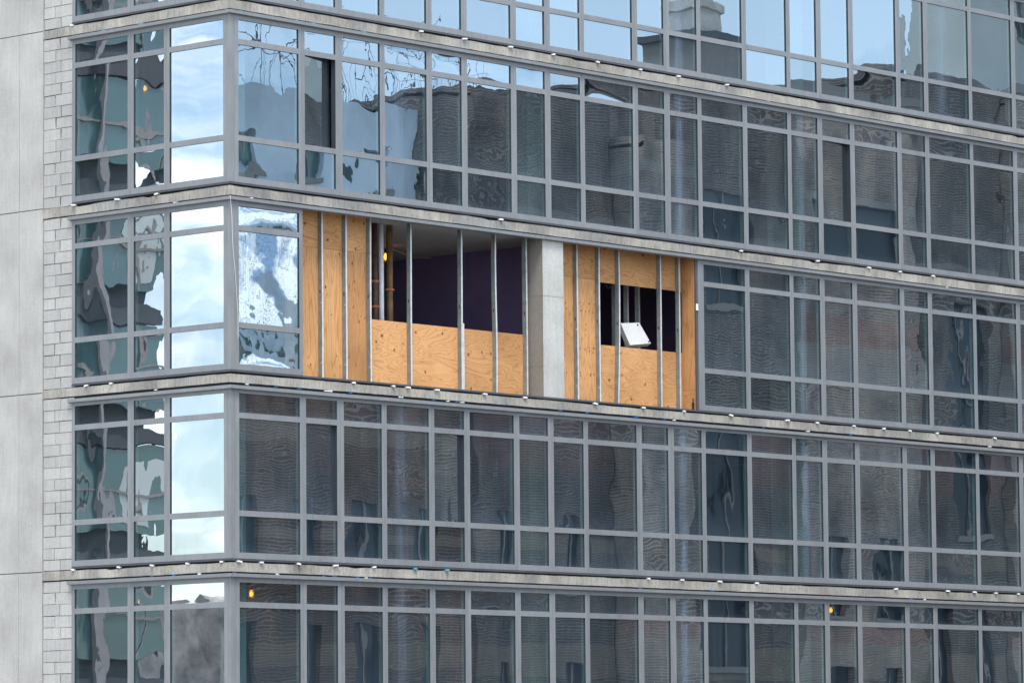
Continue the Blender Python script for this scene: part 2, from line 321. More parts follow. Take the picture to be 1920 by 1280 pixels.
M['tealglass'] = m_plain('teal_tower_glass', (0.058, 0.12, 0.122), 0.15, 0, 0.25, 0.6, 0.7)
M['band'] = m_plain('dark_spandrel', (0.045, 0.05, 0.055), 0.6)
M['mauve'] = m_plain('mauve_grey_concrete', (0.24, 0.23, 0.235), 0.85)
M['rebar'] = m_plain('rusty_rebar', (0.10, 0.105, 0.12), 0.8)
M['chim'] = m_plain('pale_stone', (0.55, 0.53, 0.50), 0.85, 0, 0.3, 1.3)

# ------------------------------------------------------------------ setting
g = MB(); g.face([(-3000, -3000, 0), (3000, -3000, 0), (3000, 3000, 0), (-3000, 3000, 0)]); tag(g.build('ground', M['pave']), kind='structure')
g = MB(); g.box((-300, -24, 0.0), (300, -6, 0.006)); tag(g.build('road', M['asphalt']), kind='structure')

# ------------------------------------------------------------------ the unfinished glass building
B = empty('apartment_building', (0, 0, 0), 'unfinished concrete and glass apartment building seen at its corner, with grey window bands', 'building')
MT = {0: H+17.91, 1: H+14.86, 2: H+11.808, 3: H+8.753, 4: H+5.708, 5: H+2.655, 6: H-0.39}   # top of the tall middle panes of each storey
RW = [(.196,1.59),(1.737,2.467),(2.632,3.542),(3.665,4.699),(4.839,5.585),(5.73,6.86),(7.007,7.754),(7.907,8.702),(8.827,10.15),(10.299,11.034),
      (11.197,11.983),(12.102,13.302),(13.437,14.637),(14.755,15.555),(15.704,16.562),(16.707,18.062),(18.204,18.965),(19.105,20.447),(20.562,21.91),(22.052,23.25)]
LW = [(2.413,3.69),(1.545,2.265),(0.155,1.408)]
ZB = [(-2.167, -1.582), (-1.490, 0.0), (0.091, 0.405)]        # low, middle, top pane relative to MT
XE, YE = 23.32, 3.767

# slabs with a slightly ragged cast edge
def slab(k, z0, z1):
    mb = MB(); rnd = random.Random(50+k)
    pts = []; ins = []; e = 0.002
    y = 4.52
    while y > 0.2: pts.append((e, y)); ins.append((0.7, max(y, 0.7))); y -= 0.13
    pts.append((e, e)); ins.append((0.7, 0.7)); x = 0.14
    while x < XE+.3: pts.append((x, e)); ins.append((max(x, 0.7), 0.7)); x += 0.13
    n = len(pts); tz = []; jt = 0
    for i in range(n):
        jt = 0.6*jt+rnd.uniform(-0.006, 0.005); 
        if rnd.random() < 0.02: jt -= 0.022
        tz.append(z1+jt)
    base = len(mb.v)
    for i, (p, q) in enumerate(zip(pts, ins)):
        dj = rnd.uniform(-.002, .002)
        mb.v += [(p[0]+dj, p[1]+dj, z0+rnd.uniform(-.003, .003)), (p[0]+dj, p[1]+dj, tz[i]), (q[0], q[1], z1-.01), (q[0], q[1], z0)]
    for i in range(n-1):
        a, b = base+4*i, base+4*(i+1)
        for f in ((a, b, b+1, a+1), (a+1, b+1, b+2, a+2), (a+3, a, b, b+3)[::-1]): mb.f.append(f); mb.m.append(0)
    mb.box((0.7, 0.7, z0), (XE+.3, 14, z1-.01)); mb.box((0.7, 0.7, z0), (XE+.3, 14, z0+.01))
    return mb.build('slab', M['slab'], B)
slabs = {}
for k in (0, 1, 2, 3, 4, 5):              # the slab between storey k and k+1
    top = MT[k]-2.328
    bot = MT[k+1]+0.575
    slabs[k] = slab(k, bot, top)
# sill track and a black strip painting the gap's shadow above each slab, head flashing below it
for k in range(0, 6):
    st = MT[k]-2.318; sb = MT[k+1]+0.575
    if k:
        a = MB(); zt0, zt1 = MT[k]-2.300, MT[k]-2.267
        a.prism([(-.012, -.012, zt0), (XE, -.012, zt0), (XE, .16, zt0), (.16, .16, zt0), (.16, YE, zt0), (-.012, YE, zt0)][::-1], (0, 0, zt1-zt0-.014))
        a.prism([(.004, .004, zt1-.014), (XE, .004, zt1-.014), (XE, .16, zt1-.014), (.16, .16, zt1-.014), (.16, YE, zt1-.014), (.004, YE, zt1-.014)][::-1], (0, 0, .014))
        a.build('sill_track', M['track'], B)
        a = MB(); a.prism([(.03, .03, st-.012), (XE, .03, st-.012), (XE, .15, st-.012), (.15, .15, st-.012), (.15, YE, st-.012), (.03, YE, st-.012)][::-1], (0, 0, zt0-st+.012))
        a.build('gap_shadow', M['void'], B)
    j = k+1
    if j <= 5:
        ct = MT[j]+(0.545 if j != 4 else 0.525); cb = ct-.052
        a = MB()
        def ring(o, i, z0, z1, ye=YE+.05): a.prism([(o, o, z0), (XE, o, z0), (XE, i, z0), (i, i, z0), (i, ye, z0), (o, ye, z0)][::-1], (0, 0, z1-z0))
        ring(-.058, .05, cb+.012, ct); ring(-.046, .05, cb, cb+.011); ring(-.062, -.0585, cb-.004, cb+.02)
        ring(-.03, .05, cb-.012, cb-.001)
        a.build('head_flashing', M['alu'], B)
        a = MB(); a.prism([(.022, .022, ct+.001), (XE, .022, ct+.001), (XE, .14, ct+.001), (.14, .14, ct+.001), (.14, YE, ct+.001), (.022, YE, ct+.001)][::-1], (0, 0, sb-ct-.006))
        a.build('gap_shadow', M['void'], B)  # black strip painting the shadow between flashing and slab

# windows: one unit between two seams, three panes in each
ORDER = {}
def frame(u0, u1, p0, p1, k, left):
    """a unit spanning u0..u1, glass p0..p1; left=True on the side street face"""
    z = MT[k]; mb = MB(); d0, d1 = 0.0, 0.10
    zt = z+0.490; zb = z-2.265
    if k == 4: zt = z+.47
    def bx(a0, a1, z0, z1, sides):
        mb_s = {}
        for s in sides: mb_s[{'a0': 'x0' if not left else 'y0', 'a1': 'x1' if not left else 'y1'}.get(s, s)] = 1
        if left: mb.box((d0, a0, z0), (d1, a1, z1), 0, mb_s)
        else: mb.box((a0, d0, z0), (a1, d1, z1), 0, mb_s)
    bx(u0, p0, zb, zt, ['a1']); bx(p1, u1, zb, zt, ['a0'])
    cuts = [zb-z]+[c for pr in ZB for c in pr]+[zt-z]
    for c0, c1 in ZB:
        if c1 == 0.0 and (k, round(p0, 3)) in OPENP: continue
        if left: mb.box((.037, p1-.012, z+c0), (.095, p1-.001, z+c1), 2)
        else: mb.box((p1-.012, .037, z+c0), (p1-.001, .085, z+c1), 2)
    for i in range(0, len(cuts), 2):
        s = []
        if i: s.append('z0')
        if i < len(cuts)-2: s.append('z1')
        bx(p0, p1, z+cuts[i], z+cuts[i+1], [q for q in (['z0'] if i else [])+(['z1'] if i < len(cuts)-2 else [])])
    return mb
OPENP = set()
OPEN = {(2, 1): 9.0, (2, 14): 4.5, (4, 1): 4.0, (4, 4): 4.0}
for (k_, i_) in OPEN: OPENP.add((k_, round(RW[i_][0], 3)))
def window(k, i, left):
    W = LW if left else RW; p0, p1 = W[i]; rj = random.Random(k*100+i+(50 if left else 0))
    if not left:
        u0 = 0.104 if i == 0 else (W[i-1][1]+p0)/2+.002; u1 = (p1+W[i+1][0])/2-.002 if i < len(W)-1 else XE
        if k == 3 and i == 0: u1 = 1.672
        if k == 3 and i == 11: u0 = 11.935
    else:
        u0 = 0.074 if i == 2 else (W[i+1][1]+p0)/2+.002; u1 = YE if i == 0 else (p1+W[i-1][0])/2-.002
    c = ((u0+u1)/2)
    loc = (0, c, MT[k]-.9) if left else (c, 0, MT[k]-.9)
    fr = frame(u0, u1, p0, p1, k, left).build('window', [M['alu'], M['gasket_shade'], M['liner']], B, loc=loc)
    for j, (z0, z1) in enumerate(ZB):
        if k == 1 and j == 2: pass
        mb = MB(); g0, g1 = .022, .034
        a, b = p0-.008, p1+.008; zz0, zz1 = MT[k]+z0-.008, MT[k]+z1+.008
        pc = Vector((g0, (a+b)/2, (zz0+zz1)/2)) if left else Vector(((a+b)/2, g0, (zz0+zz1)/2))
        op = (not left) and j == 1 and OPEN.get((k, i))
        if op: pc = Vector((a, g0, (zz0+zz1)/2))
        if left: mb.box((g0, a, zz0), (g1, b, zz1), 1, {'x0': 0})
        else: mb.box((a, g0, zz0), (b, g1, zz1), 1, {'y0': 0})
        if op:                                     # an opening light: dark sash round the glass
            mb = MB(); mb.box((a, g0+.002, zz0), (b, g1, zz1), 1, {'y0': 0})
        pn = mb.build('pane', [M['glass'], M['clear']], fr, loc=pc)
        if op:
            pn.rotation_euler = (0, 0, R(op)); sm = MB(); 
            sm.box((b-.05, g0+.004-.0, zz0+.002), (b-.012, g1+.03, zz1-.002)); sm.box((b-.05, g1, zz0), (b-.02, g1+.02, zz1))
            so = sm.build('sash', M['gasket_shade'], pn, loc=None)
            so.data.transform(Matrix.Translation(-(pc-parent_world(pn)) if False else Vector()))
        pn['face'] = 1.0 if left else 0.0
        wob = rj.uniform(0.15, 0.75)*(1.0 if rj.random() < .7 else 2.2); pn['tilt'] = 0.0
        if left: wob = rj.uniform(0.8, 1.5) if i < 2 else rj.uniform(0.3, 0.5)
        if (not left) and k <= 2 and i < 7: wob = rj.uniform(0.8, 1.5)
        if (not left) and (k, i) == (3, 0): wob = 9.0; pn['tilt'] = (-0.078, -0.086, -0.078)[j]
        pn['wobble'] = wob
        pn['dust'] = rj.uniform(0.2, 0.9) * (0.5 if left else 1.0)
        pn['mirror'] = (0.56 if left else 0.46)+rj.uniform(-.06, .05)
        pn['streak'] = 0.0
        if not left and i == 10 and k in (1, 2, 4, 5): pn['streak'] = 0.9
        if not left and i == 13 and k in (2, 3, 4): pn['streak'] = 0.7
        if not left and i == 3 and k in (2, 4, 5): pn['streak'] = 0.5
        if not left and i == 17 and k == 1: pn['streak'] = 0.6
    return fr
for k in (1, 2, 3, 4, 5):
    for i in range(3): window(k, i, True)
    for i in range(len(RW)):
        if k == 3 and 0 < i < 11: continue
        window(k, i, False)
    # corner post, with its two seams
    z = MT[k]; a = MB(); zb, zt = z-2.265, z+(0.49 if k != 4 else .47)
    a.prism([(0, 0, zb), (.100, 0, zb), (.100, .1, zb), (.1, .1, zb), (.1, .070, zb), (0, .070, zb)][::-1], (0, 0, zt-zb))
    a.box((-.004, -.004, zb), (.05, -.0002, zt)); a.box((-.004, -.0001, zb), (-.0002, .03, zt))
    a.build('corner_post', M['alu'], B)
# the parts of the last window frame beside the opening
a = MB(); a.box((11.905, .02, MT[3]-2.265), (11.932, .33, MT[3]+.49)); a.box((11.87, .0, MT[3]-2.265), (11.903, .03, MT[3]+.49)); a.build('jamb_angle', M['track'], B)
a = MB(); a.box((11.868, -.012, H+8.30), (11.925, -.001, H+8.42)); a.build('clip', M['shim'], B)

# cast wall and block infill on the left
def castwall():
    mb = MB(); zj = [0, H+3.38, H+6.386, H+9.5, H+12.53, H+15.6, H+20]
    for z0, z1 in zip(zj, zj[1:]):
        for y0, y1 in ((4.493, 5.073), (5.081, 7.5), (7.505, 12)):
            mb.box((random.uniform(-.003, .002), y0, z0+.006), (.35, y1, z1-.009))
    mb.box((.03, 4.50, 0), (.34, 12, H+20), 1); return mb
castwall().build('cast_wall', [M['wall'], M['mortar']], B)
def blocks(k):
    rnd = random.Random(k); z1 = MT[k]+.575-.016; z0 = MT[k]-2.318+.0; mb = MB(); h = 0.1925; y0, y1 = 3.775, 4.478
    mb2 = MB(); mb2.box((.028, 3.70, z0), (.2, y1+.012, z1-.008)); mb2.build('mortar_bed', M['mortar'], B)
    z = z1; r = 0
    while z > z0+.03:
        zl = max(z-h, z0); cuts = [y1, y1-(0.29 if r % 2 else 0.45)+rnd.uniform(-.012, .012), y0-.06]
        if r % 2 == 0: cuts = [y1, y1-.42+rnd.uniform(-.015, .015), y0-.06]
        for b0, b1 in zip(cuts, cuts[1:]):
            g = rnd.uniform(.004, .011); xx = rnd.uniform(.006, .015)
            e = [rnd.uniform(-.003, .003) for _ in range(4)]
            P = [(xx, b1+g, zl+g*.7+e[0]), (xx, b0-g, zl+g*.7+e[1]), (xx, b0-g, z-g*.6+e[2]), (xx, b1+g, z-g*.6+e[3])]
            n = len(mb.v); mb.v += P+[(.12, p[1], p[2]) for p in P]
            for f in ((0, 3, 2, 1), (0, 1, 5, 4), (1, 2, 6, 5), (2, 3, 7, 6), (3, 0, 4, 7)): mb.f.append(tuple(n+q for q in f)); mb.m.append(0)
            # mortar squeezed out of the upright joint
            if rnd.random() < .75 and b1 > y0:
                yy = b1; zz = rnd.uniform(zl+.03, zl+.06); ww = rnd.uniform(.010, .020)
                mb.prism([(xx-.004, yy-ww, z-.01), (xx-.004, yy+ww*.8, z-.012), (xx-.003, yy+ww*.7, (z+zz)/2), (xx-.002, yy+.003, zz), (xx-.003, yy-ww*.6, (z+zz)/2)], (.02, 0, 0), 1)
        z -= h; r += 1
    mb.build('block_wall', [M['block'], M['mortar']], B)
for k in (1, 2, 3, 4, 5): blocks(k)

# inside: partitions, columns, ceilings (everything is bare shell)
for k in (1, 2, 3, 4, 5):
    z0, z1 = MT[k]-2.318, MT[k]+.575; a = MB()
    if k != 3:
        a.box((.3, 8.0, z0), (XE, 8.1, z1)); a.box((7.2, 1.6, z0), (7.35, 8, z1)); a.box((14.9, 2.6, z0), (15.05, 8, z1))
    else:
        a.box((.3, 12.0, z0), (XE, 12.1, z1)); a.box((14.9, 2.6, z0), (15.05, 12, z1))
    a.box((XE, .3, z0), (XE+.1, 12, z1)); a.box((.2, 4.0, z0), (6.0, 4.12, z1))
    a.build('partition', M['drywall'], B)
    a = MB(); a.box((.18, .16, z0), (.50, .42, z1)); a.build('inner_corner', M['liner'], B); a = MB()
    for cx in (7.67+7.4, ): a.box((cx, .35, z0), (cx+.5, .85, z1))
    if k != 3: a.box((7.67, .35, z0), (8.2, .85, z1))
    a.build('column', M['column'], B)
a = MB(); a.box((7.668, .0105, H+8.255), (8.221, .3, H+8.261)); a.box((7.668, .0107, H+7.02), (7.69, .49, H+7.026)); a.build('form_joint', M['mortar'], B)
OZ0, OZ1 = H+6.30, H+9.335
a = MB(); a.box((7.67, .012, H+6.45), (8.22, .50, H+9.30)); a.m = [1 if f == (3, 0, 4, 7) else 0 for f in a.f]; a.build('column', [M['column'], M['colside_shade']], B)['label'] = 'bare concrete column exposed between the two plywood bays'
a = MB(); a.box((.3, .45, OZ1-.012), (8.7, 12, OZ1-.002)); a.build('ceiling', M['ceil'], B)
a = MB(); a.box((8.7, .40, H+6.44), (8.82, 12, OZ1-.013)); a.build('interior_wall', M['purple'], B)['label'] = 'dark purple painted wall inside the open bay'
a = MB(); a.box((13.6, 1.0, H+6.44), (13.7, 6, OZ1-.013)); a.box((9.0, 5.2, H+6.44), (12.9, 5.3, OZ1-.013), 1); a.box((12.0, .4, H+6.44), (14, .5, OZ1-.013), 1)
a.build('interior_wall', [M['purple'], M['dark']], B)
a = MB(); a.box((8.82, .45, OZ1-.014), (14, 6, OZ1-.004)); a.build('ceiling', M['dark'], B)
a = MB(); a.box((6.0, 5.0, H+8.78), (8.69, 5.6, H+9.30)); a.build('duct', M['dark'], B)

# shims on the slabs, plastic clips below them
SH = {1: [4.56, 5.66, 6.85, 7.98, 9.18, 10.36, 11.44, 12.84], 2: [6.56, 13.19, 15.49, 17.08, 18.07, 19.14],
      3: [2.86, 3.82, 4.18, 4.9, 6.11, 7.15, 9.02, 10.34, 11.48, 12.83, 14.5, 15.4, 16.53, 17.47, 18.3, 19.18, 21.09],
      4: [0.18, 0.68, 1.54, 2.41, 3.33, 4.33, 5.12, 10.43, 11.37, 12.44, 13.52, 17.77, 19.44, 20.32, 21.03, 21.79]}
SL = {1: [3.76], 2: [3.71, 2.65, 1.71], 3: [2.8, 3.4], 4: [3.72, 2.61, 1.82, 0.99, 0.2]}
for k in SH:
    zt = MT[k]-2.318
    for left, arr in ((False, SH[k]), (True, SL[k])):
        for u in arr:
            wd = random.uniform(.026, .052); a = MB(); t = random.uniform(-.006, .006)
            if left: a.prism([(-.035, u-wd, zt-.010+t), (-.035, u+wd, zt-.010-t), (-.035, u+wd*.8, zt+.012-t), (-.035, u-wd*.8, zt+.014+t)][::-1], (.09, 0, .006))
            else: a.prism([(u-wd, -.035, zt-.010+t), (u+wd, -.035, zt-.010-t), (u+wd*.9, -.035, zt+.014-t), (u-wd*.8, -.035, zt+.016+t)], (0, .09, .006))
            a.build('shim', M['teal'] if (k == 4 and not left and u in (4.33, 5.12)) else M['shim'], slabs[k])
for k, (n, ms) in {1: (15, ('teal', 'track', 'teal')), 2: (9, ('shim', 'track', 'rust')), 3: (22, ('blue', 'blue', 'shim')), 4: (14, ('blue', 'shim', 'blue'))}.items():
    zz = MT[k+1]+.548; rc = random.Random(k*9)
    for q in range(n):
        u = rc.uniform(-3.4, 21.5) if q > 5 else rc.uniform(-3, 4); a = MB(); nn = rc.choice((2, 2, 3))
        for s in range(nn):
            o = s*.035; h_ = rc.uniform(.012, .024)
            if u < 0: a.box((-.012, -u+o, zz), (.03, -u+o+.018, zz+h_))
            else: a.box((u+o, -.012, zz), (u+o+.018, .03, zz+h_))
        a.build('clip', M[rc.choice(ms)], slabs[k])
# plain lower storeys down to the pavement
a = MB(); a.box((.02, .02, 0), (XE, 14, MT[5]-2.9+.3)); a.box((XE+.3, .0, 0), (XE+8, 14, H+20)); a.box((.02, 4.6, 0), (.5, 14, H+20)) if False else None
a.build('lower_storeys', M['wall'], B)

# ------------------------------------------------------------------ studs, plywood, pipes in the open bay
ORD = ['first', 'second', 'third', 'fourth', 'fifth', 'sixth', 'seventh', 'eighth', 'ninth', 'tenth', 'eleventh', 'twelfth']
SX = [2.408, 2.983, 3.571, 4.567, 5.844, 6.726, 7.529, 8.884, 9.483, 10.027, 11.191, 11.722]
SLAB = ['against the tall plywood beside the glazed corner', 'standing midway over the tall left plywood', 'at the edge of the tall plywood, left of the pipes',
        'just right of the brown pipe, in front of the purple room', 'in the middle of the purple opening, doubled at its foot', 'with a kink halfway up, in the purple opening',
        'close against the left side of the concrete column', 'first to the right of the concrete column, over knotty plywood', 'on the left edge of the small dark opening',
        'leaning and bent, left of the tilted white cover', 'right of the tilted white cover', 'last on the right, beside the plywood return']
def stud(i):
    x = SX[i]; w_, d0, d1 = .036, .262, .348; z0, z1 = H+6.45, H+9.32; mb = MB()
    bend = {5: lambda t: .012*math.sin(t*6.0), 9: lambda t: -.05*(1-t)+.03*math.sin(t*3.1)}.get(i, lambda t: .003*math.sin(t*5+i))
    nseg = 10
    def strip(xa, xb, ya, yb, mi):
        for s in range(nseg):
            t0, t1 = s/nseg, (s+1)/nseg; za, zb = z0+(z1-z0)*t0, z0+(z1-z0)*t1; b0, b1 = bend(t0), bend(t1)
            P = [(xa+b0, ya, za), (xb+b0, ya, za), (xb+b0, yb, za), (xa+b0, yb, za)]; Q = [(xa+b1, ya, zb), (xb+b1, ya, zb), (xb+b1, yb, zb), (xa+b1, yb, zb)]
            n = len(mb.v); mb.v += P+Q
            for f in ((0, 1, 5, 4), (1, 2, 6, 5), (2, 3, 7, 6), (3, 0, 4, 7)): mb.f.append(tuple(n+q for q in f)); mb.m.append(mi)
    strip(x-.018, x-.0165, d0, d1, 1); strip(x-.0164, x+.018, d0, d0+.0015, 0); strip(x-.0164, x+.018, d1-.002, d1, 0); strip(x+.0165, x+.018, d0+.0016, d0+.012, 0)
    o = mb.build('metal_stud', [M['zinc'], M['zinc_shaded']], None, loc=(x, d0, z0))
    h = MB()
    for zz in (H+7.95, ):
        n = 10; h.v += [(x-.0186+bend((zz-z0)/(z1-z0)), .305+.012*math.cos(2*math.pi*q/n), zz+.035*math.sin(2*math.pi*q/n)) for q in range(n)]; h.f.append(tuple(range(n))); h.m.append(0)
    h.build('punched_hole', M['void'], o)
    if i in (0, 1, 2, 7, 8):
        l = MB()
        for zz in (H+6.75, H+7.75, H+8.62): l.box((x-.0195, d0+.004, zz), (x-.0182, d0+.03, zz+.028))
        l.build('screw_tab', M['cord'], o)
    if i == 4:
        l = MB(); l.box((x+.019, d0-.004, z0), (x+.05, d1, H+7.66)); l.build('stub_stud', M['zinc'], o)
    return tag(o, 'galvanised metal stud '+SLAB[i], 'metal stud', 'bare metal studs across the open bay')
for i in range(12): stud(i)
a = MB()
for x0, x1 in ((1.67, 7.66), (8.23, 11.9)):
    a.box((x0, .258, H+9.285), (x1, .2595, H+9.333)); a.box((x0, .26, H+9.331), (x1, .36, H+9.333)); a.box((x0, .258, H+6.445), (x1, .2595, H+6.49)); a.box((x0, .26, H+6.445), (x1, .36, H+6.447))
a.build('stud_track', M['zinc_shaded'], B)
def ply(x0, x1, z0, z1, mat, label, y=.352):
    mb = MB(); mb.box((x0+.002, y, H+z0+.002), (x1-.002, y+.018, H+z1-.002))
    o = mb.build('plywood_sheet', M[mat], None, loc=((x0+x1)/2, y, H+(z0+z1)/2))
    k = MB(); rk = random.Random(int(x0*100+z0*10)); spots = []
    if 'knotty' in label and 'tall' in label:
        for zz in (8.25, 8.15, 8.10, 7.86, 7.80, 7.44, 7.40, 7.02, 6.98, 6.52):
            for xx in (8.30, 8.42, 8.56, 8.66, 8.98, 9.08, 9.20, 9.30, 9.42):
                if rk.random() < .62: spots.append((xx+rk.uniform(-.04, .04), zz+rk.uniform(-.03, .03), rk.uniform(.011, .020)))
    else:
        for _ in range(int(3+(x1-x0)*(z1-z0)*2.2)): spots.append((rk.uniform(x0+.06, x1-.06), rk.uniform(z0+.05, z1-.05), rk.choice((.009, .011, .014, .026))))
    for xx, zz, r in spots:
        n = 9; k.v += [(xx+r*.8*math.cos(2*math.pi*q/n)*rk.uniform(.8, 1.2), y-.0006, H+zz+r*1.2*math.sin(2*math.pi*q/n)) for q in range(n)]; b0 = len(k.v)-n
        k.f.append(tuple(range(b0, b0+n))); k.m.append(0)
    k.build('knots', M['knot'], o)
    return tag(o, label, 'plywood sheet', 'plywood boarding in the open bay')
ply(1.60, 2.983, 8.683, 9.33, 'ply_h', 'short plywood strip with dark knots under the flashing, nearest the glazed corner')
ply(2.983, 3.60, 8.683, 9.33, 'ply_h', 'short plywood strip under the flashing, just left of the pipes')
ply(1.60, 2.983, 6.44, 8.683, 'ply_v', 'tall upright plywood sheet nearest the glazed corner window')
ply(2.983, 3.60, 6.44, 8.683, 'ply_v', 'tall narrow upright plywood sheet just left of the pipes')
ply(3.60, 5.860, 6.44, 7.585, 'ply_h', 'low plywood sheet with swirling grain standing before the three pipes')
ply(5.860, 7.66, 6.44, 7.585, 'ply_h', 'low plywood sheet with swirling grain ending at the concrete column')
ply(8.0, 9.50, 6.44, 8.70, 'ply_v', 'tall knotty plywood sheet immediately right of the concrete column')
ply(8.0, 9.50, 8.70, 9.33, 'ply_h', 'short plywood strip above the knotty sheet right of the column')
ply(9.50, 11.90, 8.665, 9.33, 'ply_h', 'plywood strip across the top of the small dark opening')
ply(9.50, 11.19, 6.44, 7.548, 'ply_h', 'plywood sheet below the tilted white cover')
ply(11.19, 11.90, 6.44, 7.548, 'ply_h', 'narrow plywood piece low at the right end of the small dark opening')
for z0, z1, lb, mt in ((6.87, 9.33, 'tall plywood return at the right end of the open bay, facing left', 'ply_v'), (6.44, 6.868, 'small dark-edged plywood offcut at the foot of the right return', 'ply_h')):
    mb = MB(); mb.box((11.902-.02, .035, H+z0), (11.902, .350, H+z1)); tag(mb.build('plywood_sheet', M[mt], None, loc=(11.89, .19, H+z0)), lb, 'plywood sheet', 'plywood boarding in the open bay')
# riser pipes
def pipe(x, y, r, mat, label, clamps):
    o = MB().tube([(x, y, H+6.45), (x, y, H+9.32)], r, 18).build('riser_pipe', M[mat], None, loc=(x, y, H+6.45), smooth=True)
    tag(o, label, 'pipe')
    for z in clamps:
        c = MB(); c.tube([(x, y, z-.022), (x, y, z-.016), (x, y, z+.016), (x, y, z+.022)], [r+.008, r+.018, r+.018, r+.008], 18)
        for s in (-1, 1): c.box((x+s*(r+.02)-.022, y-.02, z-.012), (x+s*(r+.02)+.022, y+.02, z+.012))
        c.build('coupling', M['redcl'], o)
    return o
pipe(4.375, .93, .052, 'rust', 'dark rusty riser pipe with two red couplings, leftmost of the three', [H+8.32, H+7.89])
pipe(4.535, .93, .045, 'pvc', 'white plastic riser pipe between the two iron ones', [])
pipe(4.765, .95, .058, 'brown', 'brown stained riser pipe with one red coupling, rightmost of the three', [H+8.21])
# tilted cover
mb = MB(); q = [(10.242, .42, H+7.982), (10.764, .42, H+8.028), (11.087, .42, H+7.675), (10.503, .42, H+7.604)]
q = [Vector(p) for p in q]
mb.prism(q, (.03, .10, -.045)); o = mb.build('cover_panel', M['white'], None, loc=q[3])
tag(o, 'white metal cover tilted in the small dark opening above the plywood', 'panel')
mb = MB()
for c in (q[1]+Vector((-.05, -.002, -.045)), q[2]+Vector((-.06, -.002, .03))): mb.tube([c, c+Vector((0, -.006, 0))], .018, 10)
mb.build('screw', M['void'], o)
# loose studs standing in the dark room
for i, (x, y, lb) in enumerate(((13.35-.6, 3.2, 'left of three'), (13.75-.3, 3.3, 'middle of three'), (14.35-.2, 3.4, 'right of three'))):
    pass
def back_stud(x, y, lb):
    mb = MB(); mb.box((x, y, H+6.44), (x+.04, y+.0015, OZ1-.02)); mb.box((x, y+.0016, H+6.44), (x+.0015, y+.09, OZ1-.02))
    tag(mb.build('metal_stud', M['zinc'], None, loc=(x, y, H+6.44)), 'unlit metal stud deep in the dark room, '+lb+' seen above the white cover', 'metal stud', 'studs deep in the dark room')
back_stud(11.02, 1.2, 'leftmost'); back_stud(11.36, 1.2, 'middle one'); back_stud(11.68, 1.2, 'rightmost')

# coil of cable in the dark room, small thing left in the corner, cable across the ceiling
a = MB(); a.tube([(10.60+.10*math.cos(t*math.pi/10), 1.0, H+8.82+.13*math.sin(t*math.pi/10)) for t in range(21)], .012, 6, cap=False)
a.tube([(10.59, 1.0, H+8.95), (10.6, 1.0, OZ1-.03)], .006, 5); tag(a.build('cable_coil', M['track'], None, loc=(10.6, 1.0, H+8.82)), 'coil of dark cable hanging in the small dark opening', 'cable')
a = MB(); a.tube([(11.84, .07, H+6.45), (11.84, .07, H+6.62), (11.84, .07, H+6.63), (11.84, .07, H+6.70)], [.022, .022, .008, .012], 10); tag(a.build('bottle', M['void'], None, loc=(11.84, .07, H+6.45)), 'small black bottle at the foot of the plywood return', 'bottle')
a = MB(); a.tube([(4.2, 3.0, OZ1-.03), (5.0, 2.9, OZ1-.08), (6.88, 3.03, OZ1-.03), (8.0, 3.4, OZ1-.10), (8.68, 3.6, OZ1-.04)], .012, 6); tag(a.build('cable', M['cord'], None, loc=(4.2, 3.0, OZ1)), 'slack cable along the ceiling of the open purple room', 'cable')
# work lights
def lamp(x, y, z, ztop, label, s=1.0):
    s *= .78
    o = empty('work_light', (x, y, z), label, 'work light', 'caged work lights hanging inside')
    MB().tube([(x, y, z-.055*s), (x, y, z-.045*s), (x, y, z-.01*s), (x, y, z+.03*s), (x, y, z+.055*s)], [.008*s, .026*s, .036*s, .028*s, .014*s], 12).build('bulb', M['bulb'], o, smooth=True)
    c = MB()
    for a_ in range(6):
        t = a_*math.pi/3; cx, cy = math.cos(t), math.sin(t)
        c.tube([(x+cx*.02*s, y+cy*.02*s, z+.07*s), (x+cx*.058*s, y+cy*.058*s, z+.03*s), (x+cx*.058*s, y+cy*.058*s, z-.05*s), (x+cx*.015*s, y+cy*.015*s, z-.085*s)], .0035*s, 5)
    for zz in (.03, -.05):
        c.tube([(x+.058*s*math.cos(t*math.pi/6), y+.058*s*math.sin(t*math.pi/6), z+zz*s) for t in range(13)], .003*s, 5, cap=False)
    c.build('cage', M['yellow'], o)
    MB().tube([(x, y, z+.06*s), (x, y, z+.14*s)], .022*s, 10).build('socket', M['void'], o)
    MB().tube([(x, y, z+.14*s), (x+.01, y, (z+ztop)/2), (x, y, ztop)], .006, 6).build('cord', M['cord'], o)
lamp(1.5, 3.57, H+11.62, MT[2]+.57, 'lit caged bulb behind the upper storey glass left of the corner', 1.15)
lamp(1.5, 3.757, H+2.90, MT[5]+.57, 'small lit bulb low on the left face, at the bottom of the picture')
lamp(1.5, 2.857, H+5.63, MT[4]+.57, 'pale bulb showing through the cloud reflection left of the corner', 1.1)
lamp(1.01, .55, H+2.915, MT[5]+.57, 'amber bulb just right of the corner post on the lowest storey', 1.3)
lamp(16.46, .55, H+2.98, MT[5]+.57, 'lit bulb far right on the lowest storey, near a mullion', 1.2)
lamp(6.88, 3.03, H+9.13, OZ1-.02, 'yellow caged bulb under the ceiling behind the white riser pipe', 1.3)

# thin line hanging down the corner
a = MB(); pts = [(-.066, -.066, H+9.30), (-.03, -.07, H+9.0), (.03, -.03, H+8.5), (.10, -.02, H+8.0), (.16, -.012, H+7.4), (.165, -.008, H+7.0)]
a.tube(pts, .0028, 5); tag(a.build('string', M['shim'], None, loc=pts[0]), 'thin pale string hanging from the flashing down the corner post', 'string')

